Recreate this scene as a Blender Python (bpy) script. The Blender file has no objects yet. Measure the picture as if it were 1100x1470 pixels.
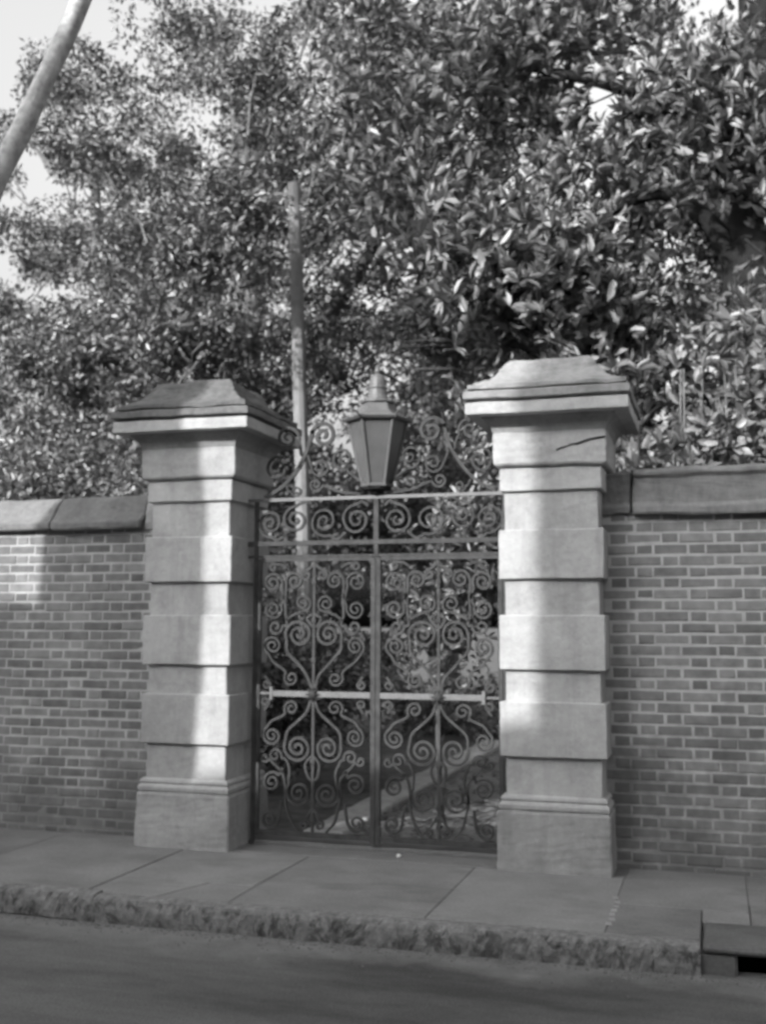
import bpy, bmesh, math, random
import numpy as np
from mathutils import Vector, Matrix, noise
rad = math.radians
random.seed(7); rng = np.random.default_rng(11)
S = bpy.context.scene
COL = S.collection

# ------------------------------------------------------------------ camera
cam_d = bpy.data.cameras.new('camera'); cam = bpy.data.objects.new('camera', cam_d); COL.objects.link(cam)
YAW, PIT, ROL, F = 0.29080271, 0.10054362, 0.0030472, 1594.8
fw = Vector((-math.sin(YAW)*math.cos(PIT), math.cos(YAW)*math.cos(PIT), math.sin(PIT)))
r0 = Vector((math.cos(YAW), math.sin(YAW), 0)); u0 = r0.cross(fw)
rr = r0*math.cos(ROL)+u0*math.sin(ROL); uu = u0*math.cos(ROL)-r0*math.sin(ROL)
M = Matrix((( rr.x, uu.x, -fw.x, 0), (rr.y, uu.y, -fw.y, -6.9), (rr.z, uu.z, -fw.z, 1.495), (0, 0, 0, 1)))
cam.matrix_world = M
cam_d.sensor_fit = 'VERTICAL'; cam_d.sensor_height = 36.0; cam_d.lens = F/1470*36.0
cam_d.clip_start = 0.05; cam_d.clip_end = 2000
cam_d.dof.use_dof = True; cam_d.dof.focus_distance = 5.2; cam_d.dof.aperture_fstop = 2.4
S.camera = cam

# ------------------------------------------------------------------ sky, sun, exposure
SUN_EL, SUN_AZ = rad(24), rad(25)            # azimuth of travel, measured from +Y towards +X
w = bpy.data.worlds.new('World'); S.world = w; w.use_nodes = True
nt = w.node_tree; bg = nt.nodes['Background']
sky = nt.nodes.new('ShaderNodeTexSky'); sky.sky_type = 'NISHITA'; sky.sun_disc = False
sky.sun_elevation = SUN_EL; sky.sun_rotation = math.pi+SUN_AZ; sky.air_density = 3.0; sky.dust_density = 10.0; sky.ozone_density = 1.0
bw = nt.nodes.new('ShaderNodeRGBToBW')        # monochrome photograph: grey sky light
nt.links.new(sky.outputs[0], bw.inputs[0]); nt.links.new(bw.outputs[0], bg.inputs[0]); bg.inputs[1].default_value = 0.15
sd = bpy.data.lights.new('sun', 'SUN'); sd.energy = 2.0; sd.angle = rad(0.5); sd.color = (1, 1, 1)
sun = bpy.data.objects.new('sun', sd); COL.objects.link(sun)
tv = Vector((math.sin(SUN_AZ)*math.cos(SUN_EL), math.cos(SUN_AZ)*math.cos(SUN_EL), -math.sin(SUN_EL)))
sun.rotation_euler = tv.to_track_quat('-Z', 'Y').to_euler()
S.view_settings.view_transform = 'Standard'; S.view_settings.look = 'None'; S.view_settings.gamma = 1.0
S.view_settings.use_curve_mapping = False; S.view_settings.exposure = 1.5
S.cycles.filter_width = 3.0

# ------------------------------------------------------------------ materials
def g(v): return (v, v, v, 1)
class NT:
    def __init__(s, name):
        s.m = bpy.data.materials.new(name); s.m.use_nodes = True; s.t = s.m.node_tree
        s.b = s.t.nodes['Principled BSDF']
    def n(s, t, **k):
        x = s.t.nodes.new(t)
        for a, b in k.items(): setattr(x, a, b)
        return x
    def l(s, a, b): s.t.links.new(a, b)
    def geo(s):
        return s.n('ShaderNodeNewGeometry').outputs['Position']
    def noise(s, sc, det=6, rough=.6, vec=None, dist=0.0):
        x = s.n('ShaderNodeTexNoise'); x.inputs['Scale'].default_value = sc; x.inputs['Detail'].default_value = det
        x.inputs['Roughness'].default_value = rough; x.inputs['Distortion'].default_value = dist
        s.l(vec if vec is not None else s.geo(), x.inputs['Vector']); return x.outputs['Fac']
    def ramp(s, fac, lo, hi, a=0.0, b=1.0):
        x = s.n('ShaderNodeMapRange'); x.inputs[1].default_value = lo; x.inputs[2].default_value = hi
        x.inputs[3].default_value = a; x.inputs[4].default_value = b; s.l(fac, x.inputs[0]); return x.outputs[0]
    def math(s, op, a, b=0.0):
        x = s.n('ShaderNodeMath', operation=op)
        for i, v in enumerate((a, b)):
            if isinstance(v, (int, float)): x.inputs[i].default_value = v
            else: s.l(v, x.inputs[i])
        return x.outputs[0]
    def mixf(s, fac, a, b):
        return s.math('ADD', s.math('MULTIPLY', s.math('SUBTRACT', 1.0, fac), a), s.math('MULTIPLY', fac, b))
    def stretch(s, v):
        x = s.n('ShaderNodeVectorMath', operation='MULTIPLY'); x.inputs[1].default_value = v; s.l(s.geo(), x.inputs[0]); return x.outputs[0]
    def z(s):
        x = s.n('ShaderNodeSeparateXYZ'); s.l(s.geo(), x.inputs[0]); return x.outputs
    def finish(s, val, rough=.85, bump=None, bs=.3, bd=.01, spec=.3):
        c = s.n('ShaderNodeCombineColor'); 
        for i in range(3): s.l(val, c.inputs[i])
        s.l(c.outputs[0], s.b.inputs['Base Color']); s.b.inputs['Roughness'].default_value = rough
        s.b.inputs['Specular IOR Level'].default_value = spec
        if bump is not None:
            x = s.n('ShaderNodeBump'); x.inputs['Strength'].default_value = bs; x.inputs['Distance'].default_value = bd
            s.l(bump, x.inputs['Height']); s.l(x.outputs[0], s.b.inputs['Normal'])
        return s.m
    def rnd(s): return s.n('ShaderNodeObjectInfo').outputs['Random']

def mat_plain(name, v, rough=.8, var=.15, sc=8, bump=.2, spec=.3, metal=0):
    q = NT(name); n = q.noise(sc); val = q.ramp(n, .25, .75, v*(1-var), v*(1+var))
    m = q.finish(val, rough, q.noise(sc*6), bump, .004, spec); q.b.inputs['Metallic'].default_value = metal; return m

def mat_stone(name, v, dirt):
    q = NT(name)
    base = q.ramp(q.noise(2.6, 10, .72), .3, .7, v*.76, v*1.16)
    base = q.math('ADD', base, q.ramp(q.noise(26, 4), .3, .7, -.025, .025))
    base = q.math('ADD', base, q.ramp(q.rnd(), 0, 1, -.025, .025))
    streak = q.ramp(q.noise(1, 6, .7, q.stretch((9, 9, .9))), .5, .72, 0, 1)
    base = q.mixf(q.math('MULTIPLY', streak, min(1, dirt*.9)), base, v*.6)
    pit = q.ramp(q.noise(95, 3, .6), .60, .68, 0, 1)
    base = q.mixf(q.math('MULTIPLY', pit, .35), base, v*.4)
    blot = q.ramp(q.noise(4.2, 10, .8), .5, .72, 0, 1)
    base = q.mixf(q.math('MULTIPLY', blot, dirt), base, v*.42)
    return q.finish(base, .9, q.noise(42, 8, .7), .35, .006, .2)

def mat_brick(name):
    q = NT(name)
    r = q.rnd()
    base = q.ramp(r, 0, 1, .125, .225)
    base = q.math('MULTIPLY', base, q.ramp(q.noise(14, 5), .3, .7, .8, 1.2))
    eff = q.ramp(q.noise(2.1, 6, .65), .50, .68, 0, 1)                    # lime bloom over some of the bricks
    base = q.mixf(q.math('MULTIPLY', eff, .65), base, .27)
    p = q.z()
    damp = q.ramp(q.math('ADD', p[2], q.ramp(q.noise(1.7, 7, .7), .3, .7, -.6, .55)), .15, .85, 1, 0)
    base = q.mixf(q.math('MULTIPLY', damp, .5), base, .075)
    return q.finish(base, .92, q.noise(70, 6), .5, .004, .15)

def mat_mortar(name):
    q = NT(name)
    base = q.ramp(q.noise(7, 8, .7), .3, .7, .31, .46)
    p = q.z()
    damp = q.ramp(q.math('ADD', p[2], q.ramp(q.noise(1.7, 7, .7), .3, .7, -.6, .6)), .1, .8, 1, 0)
    base = q.mixf(q.math('MULTIPLY', damp, .75), base, .1)
    return q.finish(base, .95, q.noise(90, 5), .6, .005, .1)

def mat_pave(name, v, dark=.5):
    q = NT(name)
    base = q.ramp(q.noise(1.6, 9, .65), .3, .7, v*.72, v*1.2)
    base = q.math('MULTIPLY', base, q.ramp(q.noise(60, 4), .25, .75, .82, 1.18))
    st = q.ramp(q.noise(2.3, 8, .75, q.stretch((.7, 1.6, 1)), .4), .52, .68, 0, 1)
    base = q.mixf(q.math('MULTIPLY', st, min(1, dark*1.3)), base, v*.55)
    p = q.z()
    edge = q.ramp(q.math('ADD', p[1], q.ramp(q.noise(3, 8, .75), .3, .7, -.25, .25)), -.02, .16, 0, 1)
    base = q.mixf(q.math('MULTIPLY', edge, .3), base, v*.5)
    base = q.math('ADD', base, q.ramp(q.rnd(), 0, 1, -.02, .02))
    return q.finish(base, .88, q.noise(110, 6, .7), .4, .004, .25)

def mat_road(name):
    q = NT(name)
    base = q.ramp(q.noise(1.1, 9, .7, q.stretch((.35, 1.2, 1))), .36, .64, .048, .128)
    base = q.math('MULTIPLY', base, q.ramp(q.noise(110, 3), .3, .7, .7, 1.35))
    p = q.z()
    edge = q.math('ADD', p[1], q.ramp(q.noise(1.3, 7, .7), .3, .7, -.22, .22))
    gut = q.ramp(edge, -1.66, -1.42, 0, 1)
    base = q.mixf(q.math('MULTIPLY', gut, q.ramp(q.noise(6, 6), .3, .7, .3, 1)), base, .17)
    return q.finish(base, .9, q.noise(180, 4), .6, .006, .25)

def mat_leaf(name, v, rough=.38, back=1.25, trans=.12):
    q = NT(name)
    at = q.n('ShaderNodeAttribute'); at.attribute_name = 'tone'
    base = q.math('MULTIPLY', q.math('ADD', at.outputs['Fac'], 0.0), v)
    m = q.finish(base, rough, None, spec=.5)
    if trans:
        tb = q.n('ShaderNodeBsdfTranslucent'); tb.inputs[0].default_value = g(v*1.3)
        mx = q.n('ShaderNodeMixShader'); mx.inputs[0].default_value = trans
        out = q.t.nodes['Material Output']
        q.l(q.b.outputs[0], mx.inputs[1]); q.l(tb.outputs[0], mx.inputs[2]); q.l(mx.outputs[0], out.inputs['Surface'])
    return m

def mat_kerb(name):
    q = NT(name)
    base = q.ramp(q.noise(16, 8, .8), .32, .68, .10, .30)
    bl = q.ramp(q.noise(9, 9, .8, q.stretch((1, 1, .7)), .8), .5, .56, 0, 1)
    p = q.z()
    face = q.ramp(p[2], -.03, -.01, 1, 0)
    base = q.mixf(q.math('MULTIPLY', bl, q.mixf(face, .3, .75)), base, .06)
    return q.finish(base, .95, q.noise(50, 8, .8), .9, .012, .15)

STONE = mat_stone('limestone', .385, .5)
STONE_D = mat_stone('limestone_dirty', .31, .6)
STONE_C = mat_stone('limestone_shade_tone', .3, .6)  # darker stone for the cavetto: shade under the cornice put into the colour
STONE_T = mat_stone('limestone_weathered', .25, .8)
STONE_M = mat_stone('limestone_mossy', .13, .8)
COPE = mat_stone('coping_render', .19, .65)
BRICK = mat_brick('old_brick'); MORTAR = mat_mortar('lime_mortar')
PAVE = mat_pave('pavement_concrete', .185); PAVE_D = mat_pave('dark_drain_concrete', .13)
ROAD = mat_road('asphalt'); KERB = mat_kerb('worn_kerb')
IRON = mat_plain('weathered_iron_paint', .058, .75, .45, 14, .5, .15)
IRON_L = mat_plain('skylit_weathered_iron', .13, .55, .2, 14, .3, .5)  # paler copy of the iron: skylight on the rails put into the colour
LANT = mat_plain('lantern_metal', .10, .5, .2, 10, .3, .5)
SOIL = mat_plain('garden_soil', .10, .95, .6, 5, 1.0, .1)
DRIVE = mat_plain('worn_driveway', .185, .95, .5, 7, 1.0, .15)
EDGE = mat_plain('edging_stone', .34, .9, .3, 9, .6)
BARK = mat_plain('bark', .12, .95, .5, 12, 1.0, .1)
BARK_P = mat_plain('pale_bark', .38, .95, .5, 16, 1.0, .1)
BARK_D = mat_plain('dark_bark', .022, .95, .5, 10, 1.0, .1)
POLEM = mat_plain('pale_pole_wood', .2, .85, .3, 5, .5, .2)
HOUSE = mat_plain('house_stucco', .42, .9, .12, 1.2, .2)
ROOFM = mat_plain('roof_slate', .1, .8, .3, 4, .4)
BLACK = mat_plain('drain_dark', .02, .95, .3, 5, .3)
WINM = mat_plain('window_glass', .05, .1, .1, 2, 0, .6)
LEAF_S = mat_leaf('leaf_small', .125, .36)
LEAF_M = mat_leaf('leaf_magnolia', .185, .42)
LEAF_D = mat_leaf('leaf_dark', .13, .4)
LEAF_B = mat_leaf('leaf_pale', .24, .4)
q = NT('frosted_glass')
gv = q.ramp(q.noise(3.5, 4), .25, .75, .10, .19); q.finish(gv, .25, q.noise(9), .1, .01, .5)
GLASS = q.m; q.b.inputs['Transmission Weight'].default_value = .3; q.b.inputs['Roughness'].default_value = .35

# ------------------------------------------------------------------ object helpers
def tag(o, label=None, cat=None, group=None, kind=None):
    if label: o['label'] = label
    if cat: o['category'] = cat
    if group: o['group'] = group
    if kind: o['kind'] = kind
    return o
def empty(name, loc, label, cat, group=None):
    o = bpy.data.objects.new(name, None); COL.objects.link(o); o.location = loc; o.empty_display_size = .1
    return tag(o, label, cat, group)
def link(name, me, mat, parent=None):
    if mat is not None and not me.materials: me.materials.append(mat)
    o = bpy.data.objects.new(name, me); COL.objects.link(o)
    if parent: o.parent = parent
    return o
def org(parent):
    v = Vector((0, 0, 0))
    while parent: v += parent.location; parent = parent.parent
    return v
class MB:
    def __init__(s): s.v = []; s.f = []
    def box(s, x0, x1, y0, y1, z0, z1):
        b = len(s.v)
        s.v += [(x, y, z) for z in (z0, z1) for y in (y0, y1) for x in (x0, x1)]
        s.f += [tuple(b+i for i in f) for f in ((0,2,3,1),(4,5,7,6),(0,1,5,4),(2,6,7,3),(0,4,6,2),(1,3,7,5))]; return s
    def prism(s, poly, z0, z1):
        b = len(s.v); n = len(poly)
        s.v += [(x, y, z0) for x, y in poly]+[(x, y, z1) for x, y in poly]
        s.f += [tuple(b+n+i for i in range(n)), tuple(b+n-1-i for i in range(n))]
        s.f += [(b+i, b+(i+1) % n, b+n+(i+1) % n, b+n+i) for i in range(n)]; return s
    def extr_x(s, prof, x0, x1):      # profile in (y,z), extruded along x
        b = len(s.v); n = len(prof)
        s.v += [(x0, y, z) for y, z in prof]+[(x1, y, z) for y, z in prof]
        s.f += [tuple(b+i for i in range(n)), tuple(b+n+n-1-i for i in range(n))]
        s.f += [(b+(i+1) % n, b+i, b+n+i, b+n+(i+1) % n) for i in range(n)]; return s
    def rings(s, rings, cap=True):
        n = len(rings[0]); b = len(s.v)
        for r in rings: s.v += [tuple(p) for p in r]
        for k in range(len(rings)-1):
            for i in range(n):
                s.f.append((b+k*n+i, b+k*n+(i+1) % n, b+(k+1)*n+(i+1) % n, b+(k+1)*n+i))
        if cap:
            s.f.append(tuple(b+n-1-i for i in range(n))); s.f.append(tuple(b+(len(rings)-1)*n+i for i in range(n)))
        return s
    def lathe(s, cx, cy, prof, n=12, ph=0.0, cap=True):   # prof (r,z)
        return s.rings([[(cx+r*math.cos(ph+2*math.pi*i/n), cy+r*math.sin(ph+2*math.pi*i/n), z) for i in range(n)] for r, z in prof], cap)
    def square(s, cx, cy, prof):
        q = ((-1,-1),(1,-1),(1,1),(-1,1))
        return s.rings([[(cx+a*h, cy+b*h, z) for a, b in q] for h, z in prof])
    def tube(s, pts, rads, n=8):
        rings = []; up = Vector((0.13, 0.2, 1)).normalized()
        for i, p in enumerate(pts):
            t = (Vector(pts[min(i+1, len(pts)-1)])-Vector(pts[max(i-1, 0)])).normalized()
            a = t.cross(up)
            if a.length < .05: a = t.cross(Vector((1, 0, 0)))
            a.normalize(); b = t.cross(a)
            r = float(rads[i] if hasattr(rads, '__len__') else rads)
            rings.append([Vector(p)+r*(math.cos(2*math.pi*k/n)*a+math.sin(2*math.pi*k/n)*b) for k in range(n)])
        return s.rings(rings)
    def flat(s, pts, th, dep, y):    # strap of rectangular section along (x,z) points, lying in a plane y
        n = len(pts); rings = []
        for i in range(n):
            a = Vector(pts[max(i-1, 0)]); b = Vector(pts[min(i+1, n-1)]); t = (b-a).normalized() if (b-a).length > 1e-6 else Vector((1, 0))
            nx, nz = -t.y*th/2, t.x*th/2; x, z = pts[i]
            rings.append([(x+nx, y-dep/2, z+nz), (x-nx, y-dep/2, z-nz), (x-nx, y+dep/2, z-nz), (x+nx, y+dep/2, z+nz)])
        return s.rings(rings)
    def build(s, name, mat, parent=None, smooth=False):
        me = bpy.data.meshes.new(name); o_ = org(parent)
        me.from_pydata([(x-o_.x, y-o_.y, z-o_.z) for x, y, z in s.v], [], s.f)
        if smooth: me.polygons.foreach_set('use_smooth', [True]*len(me.polygons))
        me.update(); return link(name, me, mat, parent)
def roughen(o, cuts=6, amp=.004, fr=6, bev=.008, amp2=0.0):
    bm = bmesh.new(); bm.from_mesh(o.data)
    bmesh.ops.recalc_face_normals(bm, faces=bm.faces)
    if bev: bmesh.ops.bevel(bm, geom=bm.edges[:], offset=bev, segments=1, affect='EDGES', profile=.5)
    if cuts: bmesh.ops.subdivide_edges(bm, edges=[e for e in bm.edges if e.calc_length() > .05], cuts=cuts, use_grid_fill=True)
    off = org(o.parent)
    for v in bm.verts:
        p = (v.co+off)
        v.co += noise.noise_vector(p*fr)*amp*1.2 + noise.noise_vector(p*fr*5)*amp*.7
        if amp2: v.co += noise.noise_vector(p*2.2)*amp2
    bm.to_mesh(o.data); bm.free(); return o

# ================================================================== ground
def sheet(name, x0, x1, y0, y1, z, mat, nx=1, ny=1):
    v = [(x0+(x1-x0)*i/nx, y0+(y1-y0)*j/ny, z) for j in range(ny+1) for i in range(nx+1)]
    f = [(j*(nx+1)+i, j*(nx+1)+i+1, (j+1)*(nx+1)+i+1, (j+1)*(nx+1)+i) for j in range(ny) for i in range(nx)]
    me = bpy.data.meshes.new(name); me.from_pydata(v, [], f); o = link(name, me, mat); o['kind'] = 'structure'; return o
sheet('ground', -400, 400, -400, 600, -.62, SOIL)
sheet('road', -60, 60, -6.3, -1.30, -.135, ROAD)
sheet('garden_ground', -60, 60, .66, 90, -.02, SOIL)
# pavement: base body plus its slabs
pb = MB().box(-60, -.13, -1.20, .66, -.6, -.006).box(1.05, 60, -1.20, .66, -.6, -.006).box(-.13, 1.05, -.45, .66, -.6, -.006)
pav = pb.build('pavement', PAVE_D); pav['kind'] = 'structure'
G_ = .0025
def slab(poly, mat=PAVE, z=0.0, th=.06, gap=G_):
    n = len(poly); cx = sum(p[0] for p in poly)/n; cy = sum(p[1] for p in poly)/n
    pp = []
    for x, y in poly:
        d = math.hypot(x-cx, y-cy); k = 1-gap/max(d, .01)*1.4; pp.append((cx+(x-cx)*k, cy+(y-cy)*k))
    o = MB().prism(pp, z-th, z).build('paving_slab', mat, pav)
    bm = bmesh.new(); bm.from_mesh(o.data); bmesh.ops.bevel(bm, geom=[e for e in bm.edges if all(v.co.z > z-.01 for v in e.verts)], offset=.006, segments=1, affect='EDGES'); bm.to_mesh(o.data); bm.free()
    o.rotation_euler = (random.uniform(-.0015, .0015), random.uniform(-.0006, .0006), 0)
    return o
YB, YK = .30, -1.22
slab([(-3.44, YK), (-3.0, YK), (-2.86, -.84), (-2.57, -.83), (-2.56, .04), (-3.44, .04)], gap=.008)
slab([(-3.0, YK), (-2.56, YK), (-2.57, -.83), (-2.86, -.84)], gap=.008)
slab([(-2.56, YK), (-1.47, YK), (-1.47, .04), (-2.56, .04)])
slab([(-1.47, YK), (-.56, YK), (-.56, .04), (-1.47, .04)])
slab([(-.56, YK), (-.11, YK), (-.11, -.62), (-.56, -.62)])
slab([(-.56, -.62), (-.11, -.62), (.13, -.62), (.13, .295), (-.56, .295)])
slab([(.13, -.86), (1.05, -.86), (1.05, .295), (.13, .295)])
slab([(-.11, -.86), (.13, -.86), (.13, -.62), (-.11, -.62)], PAVE)
x = -3.44
while x > -14: slab([(x-1.05, YK), (x, YK), (x, .295), (x-1.05, .295)]); x -= 1.05
x = 1.05
while x < 9: slab([(x, YK), (x+1.1, YK), (x+1.1, .295), (x, .295)]); x += 1.1
slab([(-3.12, .045), (-1.32, .045), (-1.32, .295), (-3.12, .295)], PAVE, .0)
for a_, b_ in ((-14.2, -14),): pass
# pale mortar smear on a joint
sm = MB()
for i in range(7): 
    yy = -.55-.09*i; xx = -.56+random.uniform(-.012, .012); sm.prism([(xx-.012, yy), (xx+.015+random.random()*.01, yy+.005), (xx+.012, yy+.07), (xx-.014, yy+.06)], -.002, .0035)
o = sm.build('mortar_smear', mat_plain('pale_mortar', .25, .9, .3), pav); o['kind'] = 'stuff'
# kerb
kb = MB().box(-60, -3.5, -1.29, -1.235, -.6, -.12).box(-3.5, -.14, -1.29, -1.235, -.6, -.12).box(1.06, 60, -1.29, -1.235, -.6, -.12).build('kerb', KERB); kb['kind'] = 'structure'
def kstone(x0, x1, top=0.0, amp=.009):
    nx = max(6, int((x1-x0)/.016)); prof = [(-1.225, -.14), (-1.335, -.14), (-1.338, -.10), (-1.335, -.06), (-1.328, -.03), (-1.315, -.008), (-1.29, -.001), (-1.26, .0), (-1.225, 0)]
    m = MB(); rings = []
    for i in range(nx+1):
        x = x0+(x1-x0)*i/nx; ring = []
        for j, (y, z) in enumerate(prof):
            e = 1 if 0 < j < len(prof)-1 else 0
            p = Vector((x*21, y*20, z*30)); q1 = noise.noise(p)+.55*noise.noise(p*2.7)+.3*noise.noise(p*6); 
            d = max(0, q1+.15)*amp*1.35*e*(1 if z < -.005 else .4)
            ring.append((x, y+d+noise.noise(Vector((x*1.1, 3, 5)))*.012*e, z+top-(.5*d if z > -.05 else 0)+noise.noise(p*1.3)*.004*e))
        rings.append(ring)
    m.rings(rings); return m.build('kerb_stone', KERB, kb)
x = -14.0
while x < -3.55: kstone(x, x+.88, .012, .013); x += .89
for a_, b_ in ((-3.43, -1.93), (-1.93, -.93), (-.93, -.11)): kstone(a_, b_-.002, 0, .012 if a_ > -2.4 else .008)
x = 1.06
while x < 9: kstone(x, x+.88, 0, .010); x += .89
gm = MB()
for i in range(1400):
    x = random.uniform(-4.6, .6); y = -1.345-abs(random.gauss(0, .07))-.0; s_ = random.uniform(.003, .011); a = random.random()*6
    if random.random() < .06: y -= random.random()*.3
    b = len(gm.v); z = -.136
    for k in range(3): gm.v.append((x+s_*math.cos(a+2.1*k), y+s_*math.sin(a+2.1*k), z))
    gm.v.append((x, y, z+s_*.9)); gm.f += [(b, b+1, b+3), (b+1, b+2, b+3), (b+2, b, b+3)]
tag(gm.build('gutter_grit', mat_plain('grit', .13, .9, .6, 30, .2)), 'fine grit and crumbs of stone lying along the gutter', 'grit', kind='stuff')
# driveway, its edging stones and the threshold
d = sheet('driveway', -2.6, -.3, .66, 16, -.012, DRIVE, 46, 120)
for v in d.data.vertices: v.co.z += noise.noise(Vector((v.co.x*5, v.co.y*5, 0)))*.012
ed = empty('path_edging', (-2.68, .7, 0), 'pale raised stone edging running back along the left side of the driveway', 'edging')
y = .66
while y < 7.2:
    L = random.uniform(.5, .7)
    xo = -2.68+.0*y; roughen(MB().box(xo-.17, xo+.13, y, min(y+L-.012, 7.2), -.1, .045+random.uniform(-.006, .006)).build('edging_stone', EDGE, ed), 3, .006, 7, .012); y += L
th = roughen(MB().box(-3.11, -1.33, .30, .50, -.03, .028).build('threshold_stone', PAVE), 8, .004, 6, .01)
tag(th, 'long low stone threshold under the closed iron gates', 'threshold')
lit = MB()          # fallen leaves on the driveway
for i in range(1500):
    x = random.uniform(-2.55, -.5); y = .7+random.random()**1.5*7; a = random.uniform(0, 6.28); s_ = random.uniform(.02, .05); t = random.uniform(-.015, .02)
    c, s2 = math.cos(a)*s_, math.sin(a)*s_; z = .0+random.random()*.012; b = len(lit.v)
    lit.v += [(x-c, y-s2, z), (x+s2*.4, y-c*.4, z+t*.5), (x+c, y+s2, z+.006), (x-s2*.4, y+c*.4, z+.012)]; lit.f.append((b, b+1, b+2, b+3))
tag(lit.build('leaf_litter', mat_plain('dry_leaf', .10, .8, .5, 12, .2)), 'thin scatter of dry fallen leaves over the driveway', 'fallen leaves', kind='stuff')
pbm = MB().lathe(-2.0, .16, [(.004, .0), (.014, .004), (.016, .012), (.010, .021), (.002, .024)], 8).build('pebble', EDGE, None, True)
pbm.data.materials[0] = mat_plain('white_pebble', .75, .6, .05)
tag(pbm, 'small white pebble lying in front of the gate threshold', 'pebble')

# ================================================================== storm drain
dr = empty('storm_drain', (.47, -1.1, 0), 'concrete storm drain inlet with a black mouth cut into the kerb at right', 'storm drain')
roughen(MB().box(-.10, 1.04, -1.315, -.87, -.034, .002).build('cover_slab', PAVE_D, dr), 6, .003, 6, .012)
roughen(MB().box(-.12, .055, -1.30, -.90, -.2, -.037).build('side_block', PAVE_D, dr), 3, .004, 6, .012)
roughen(MB().box(.95, 1.05, -1.30, -.90, -.2, -.037).build('side_block', PAVE_D, dr), 3, .004, 6, .012)
roughen(MB().box(-.12, 1.05, -1.36, -1.20, -.3, -.132).build('sill', PAVE_D, dr), 4, .003, 6, .008)
MB().box(-.128, 1.048, -.50, -.46, -.6, -.067).box(-.128, 1.048, -1.18, -.50, -.6, -.55).build('chamber', BLACK, dr)

# ================================================================== brick walls
def brick_meshes():
    out = []
    for L in (.205, .095):
        vs = []
        for k in range(3):
            m = MB().box(-L/2, L/2, 0, .05, -.029, .029)
            me = bpy.data.meshes.new('brick'); me.from_pydata(m.v, [], m.f)
            bm = bmesh.new(); bm.from_mesh(me)
            bmesh.ops.bevel(bm, geom=[e for e in bm.edges if all(v.co.y < .01 for v in e.verts)], offset=.005, segments=1, affect='EDGES')
            for v in bm.verts:
                if v.co.y < .02: v.co += Vector((random.uniform(-.0025, .0025), random.uniform(-.001, .001), random.uniform(-.002, .002)))
            bm.to_mesh(me); bm.free(); me.materials.append(BRICK); vs.append(me)
        out.append(vs)
    return out
BM = brick_meshes()
WY = .30; CH = .0703
def brick_wall(x0, x1, vx0, vx1, label, phase):
    w = empty('brick_wall', ((x0+x1)/2, WY+.17, 0), label, 'wall', 'brick walls either side of the gate')
    core = MB().box(x0, x1, WY+.0045, WY+.34, -.05, 2.19).build('mortar_core', MORTAR, w)
    rest = MB(); c = 0; z = -.035
    while z < 2.15:
        zc = z+CH/2; x = x0+phase+(0 if c % 2 == 0 else -.16)-.32; k = 0
        while x < x1:
            L = .205 if k % 2 == 0 else .095
            xc = x+L/2
            if xc-L/2 >= x0 and xc+L/2 <= x1:
                if vx0 <= xc <= vx1:
                    o = bpy.data.objects.new('brick', random.choice(BM[k % 2])); COL.objects.link(o); o.parent = w
                    wob = noise.noise(Vector((xc*.9, c*.4, 2)))*.006
                    o.location = (xc-w.location.x+random.uniform(-.003, .003), WY-w.location.y+random.uniform(-.0015, .003)+wob*.3, zc+random.uniform(-.002, .002)+wob*.5); o.scale = (random.uniform(.96, 1.02), 1, random.uniform(.88, 1.06))
                    o.rotation_euler = (random.uniform(-.02, .02), random.uniform(-.009, .009), random.uniform(-.008, .008))
                else:
                    rest.box(xc-L/2, xc+L/2, WY+random.uniform(-.001, .003), WY+.05, zc-.029, zc+.029)
            x += L+.0105; k += 1
        z += CH; c += 1
    r = rest.build('far_bricks', BRICK, w); r['kind'] = 'stuff'
    return w
WL = brick_wall(-13, -3.70, -5.06, -3.7, 'worn brick wall left of the left gate pillar, under a sloped coping', .05)
WR = brick_wall(-.71, 8, -.71, .42, 'darker brick wall right of the right gate pillar, cracked coping on top', .02)
def coping(x0, x1, prof, parent, mat=COPE, amp=.009):
    return roughen(MB().extr_x(prof, x0, x1).build('coping_stone', mat, parent), 8, amp, 5, .01, amp)
PL = [(.245, 2.175), (.235, 2.185), (.235, 2.235), (.262, 2.245), (.275, 2.26), (.36, 2.385), (.40, 2.425), (.47, 2.44), (.54, 2.425), (.58, 2.385), (.67, 2.26), (.70, 2.235), (.70, 2.18)]
for a_, b_ in ((-13, -11.2), (-11.19, -9.4), (-9.39, -7.6), (-7.59, -5.9), (-5.89, -4.72), (-4.715, -3.97)): coping(a_, b_, PL, WL)
PS = [(.285, 2.165), (.275, 2.18), (.275, 2.30), (.30, 2.36), (.36, 2.41), (.47, 2.42), (.58, 2.40), (.64, 2.33), (.65, 2.18)]
coping(-3.955, -3.71, PS, WL, STONE_D)
PR = [(.255, 2.18), (.245, 2.19), (.245, 2.245), (.272, 2.255), (.275, 2.43), (.252, 2.435), (.25, 2.468), (.30, 2.49), (.47, 2.50), (.64, 2.49), (.69, 2.44), (.69, 2.19)]
for a_, b_ in ((-.485, .35), (.36, 1.5), (1.51, 3.2), (3.21, 5), (5.01, 8)): coping(a_, b_, PR, WR)
PR2 = [(.275, 2.19), (.27, 2.245), (.295, 2.255), (.30, 2.44), (.29, 2.462), (.47, 2.48), (.64, 2.46), (.65, 2.2)]
coping(-.70, -.50, PR2, WR)

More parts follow.
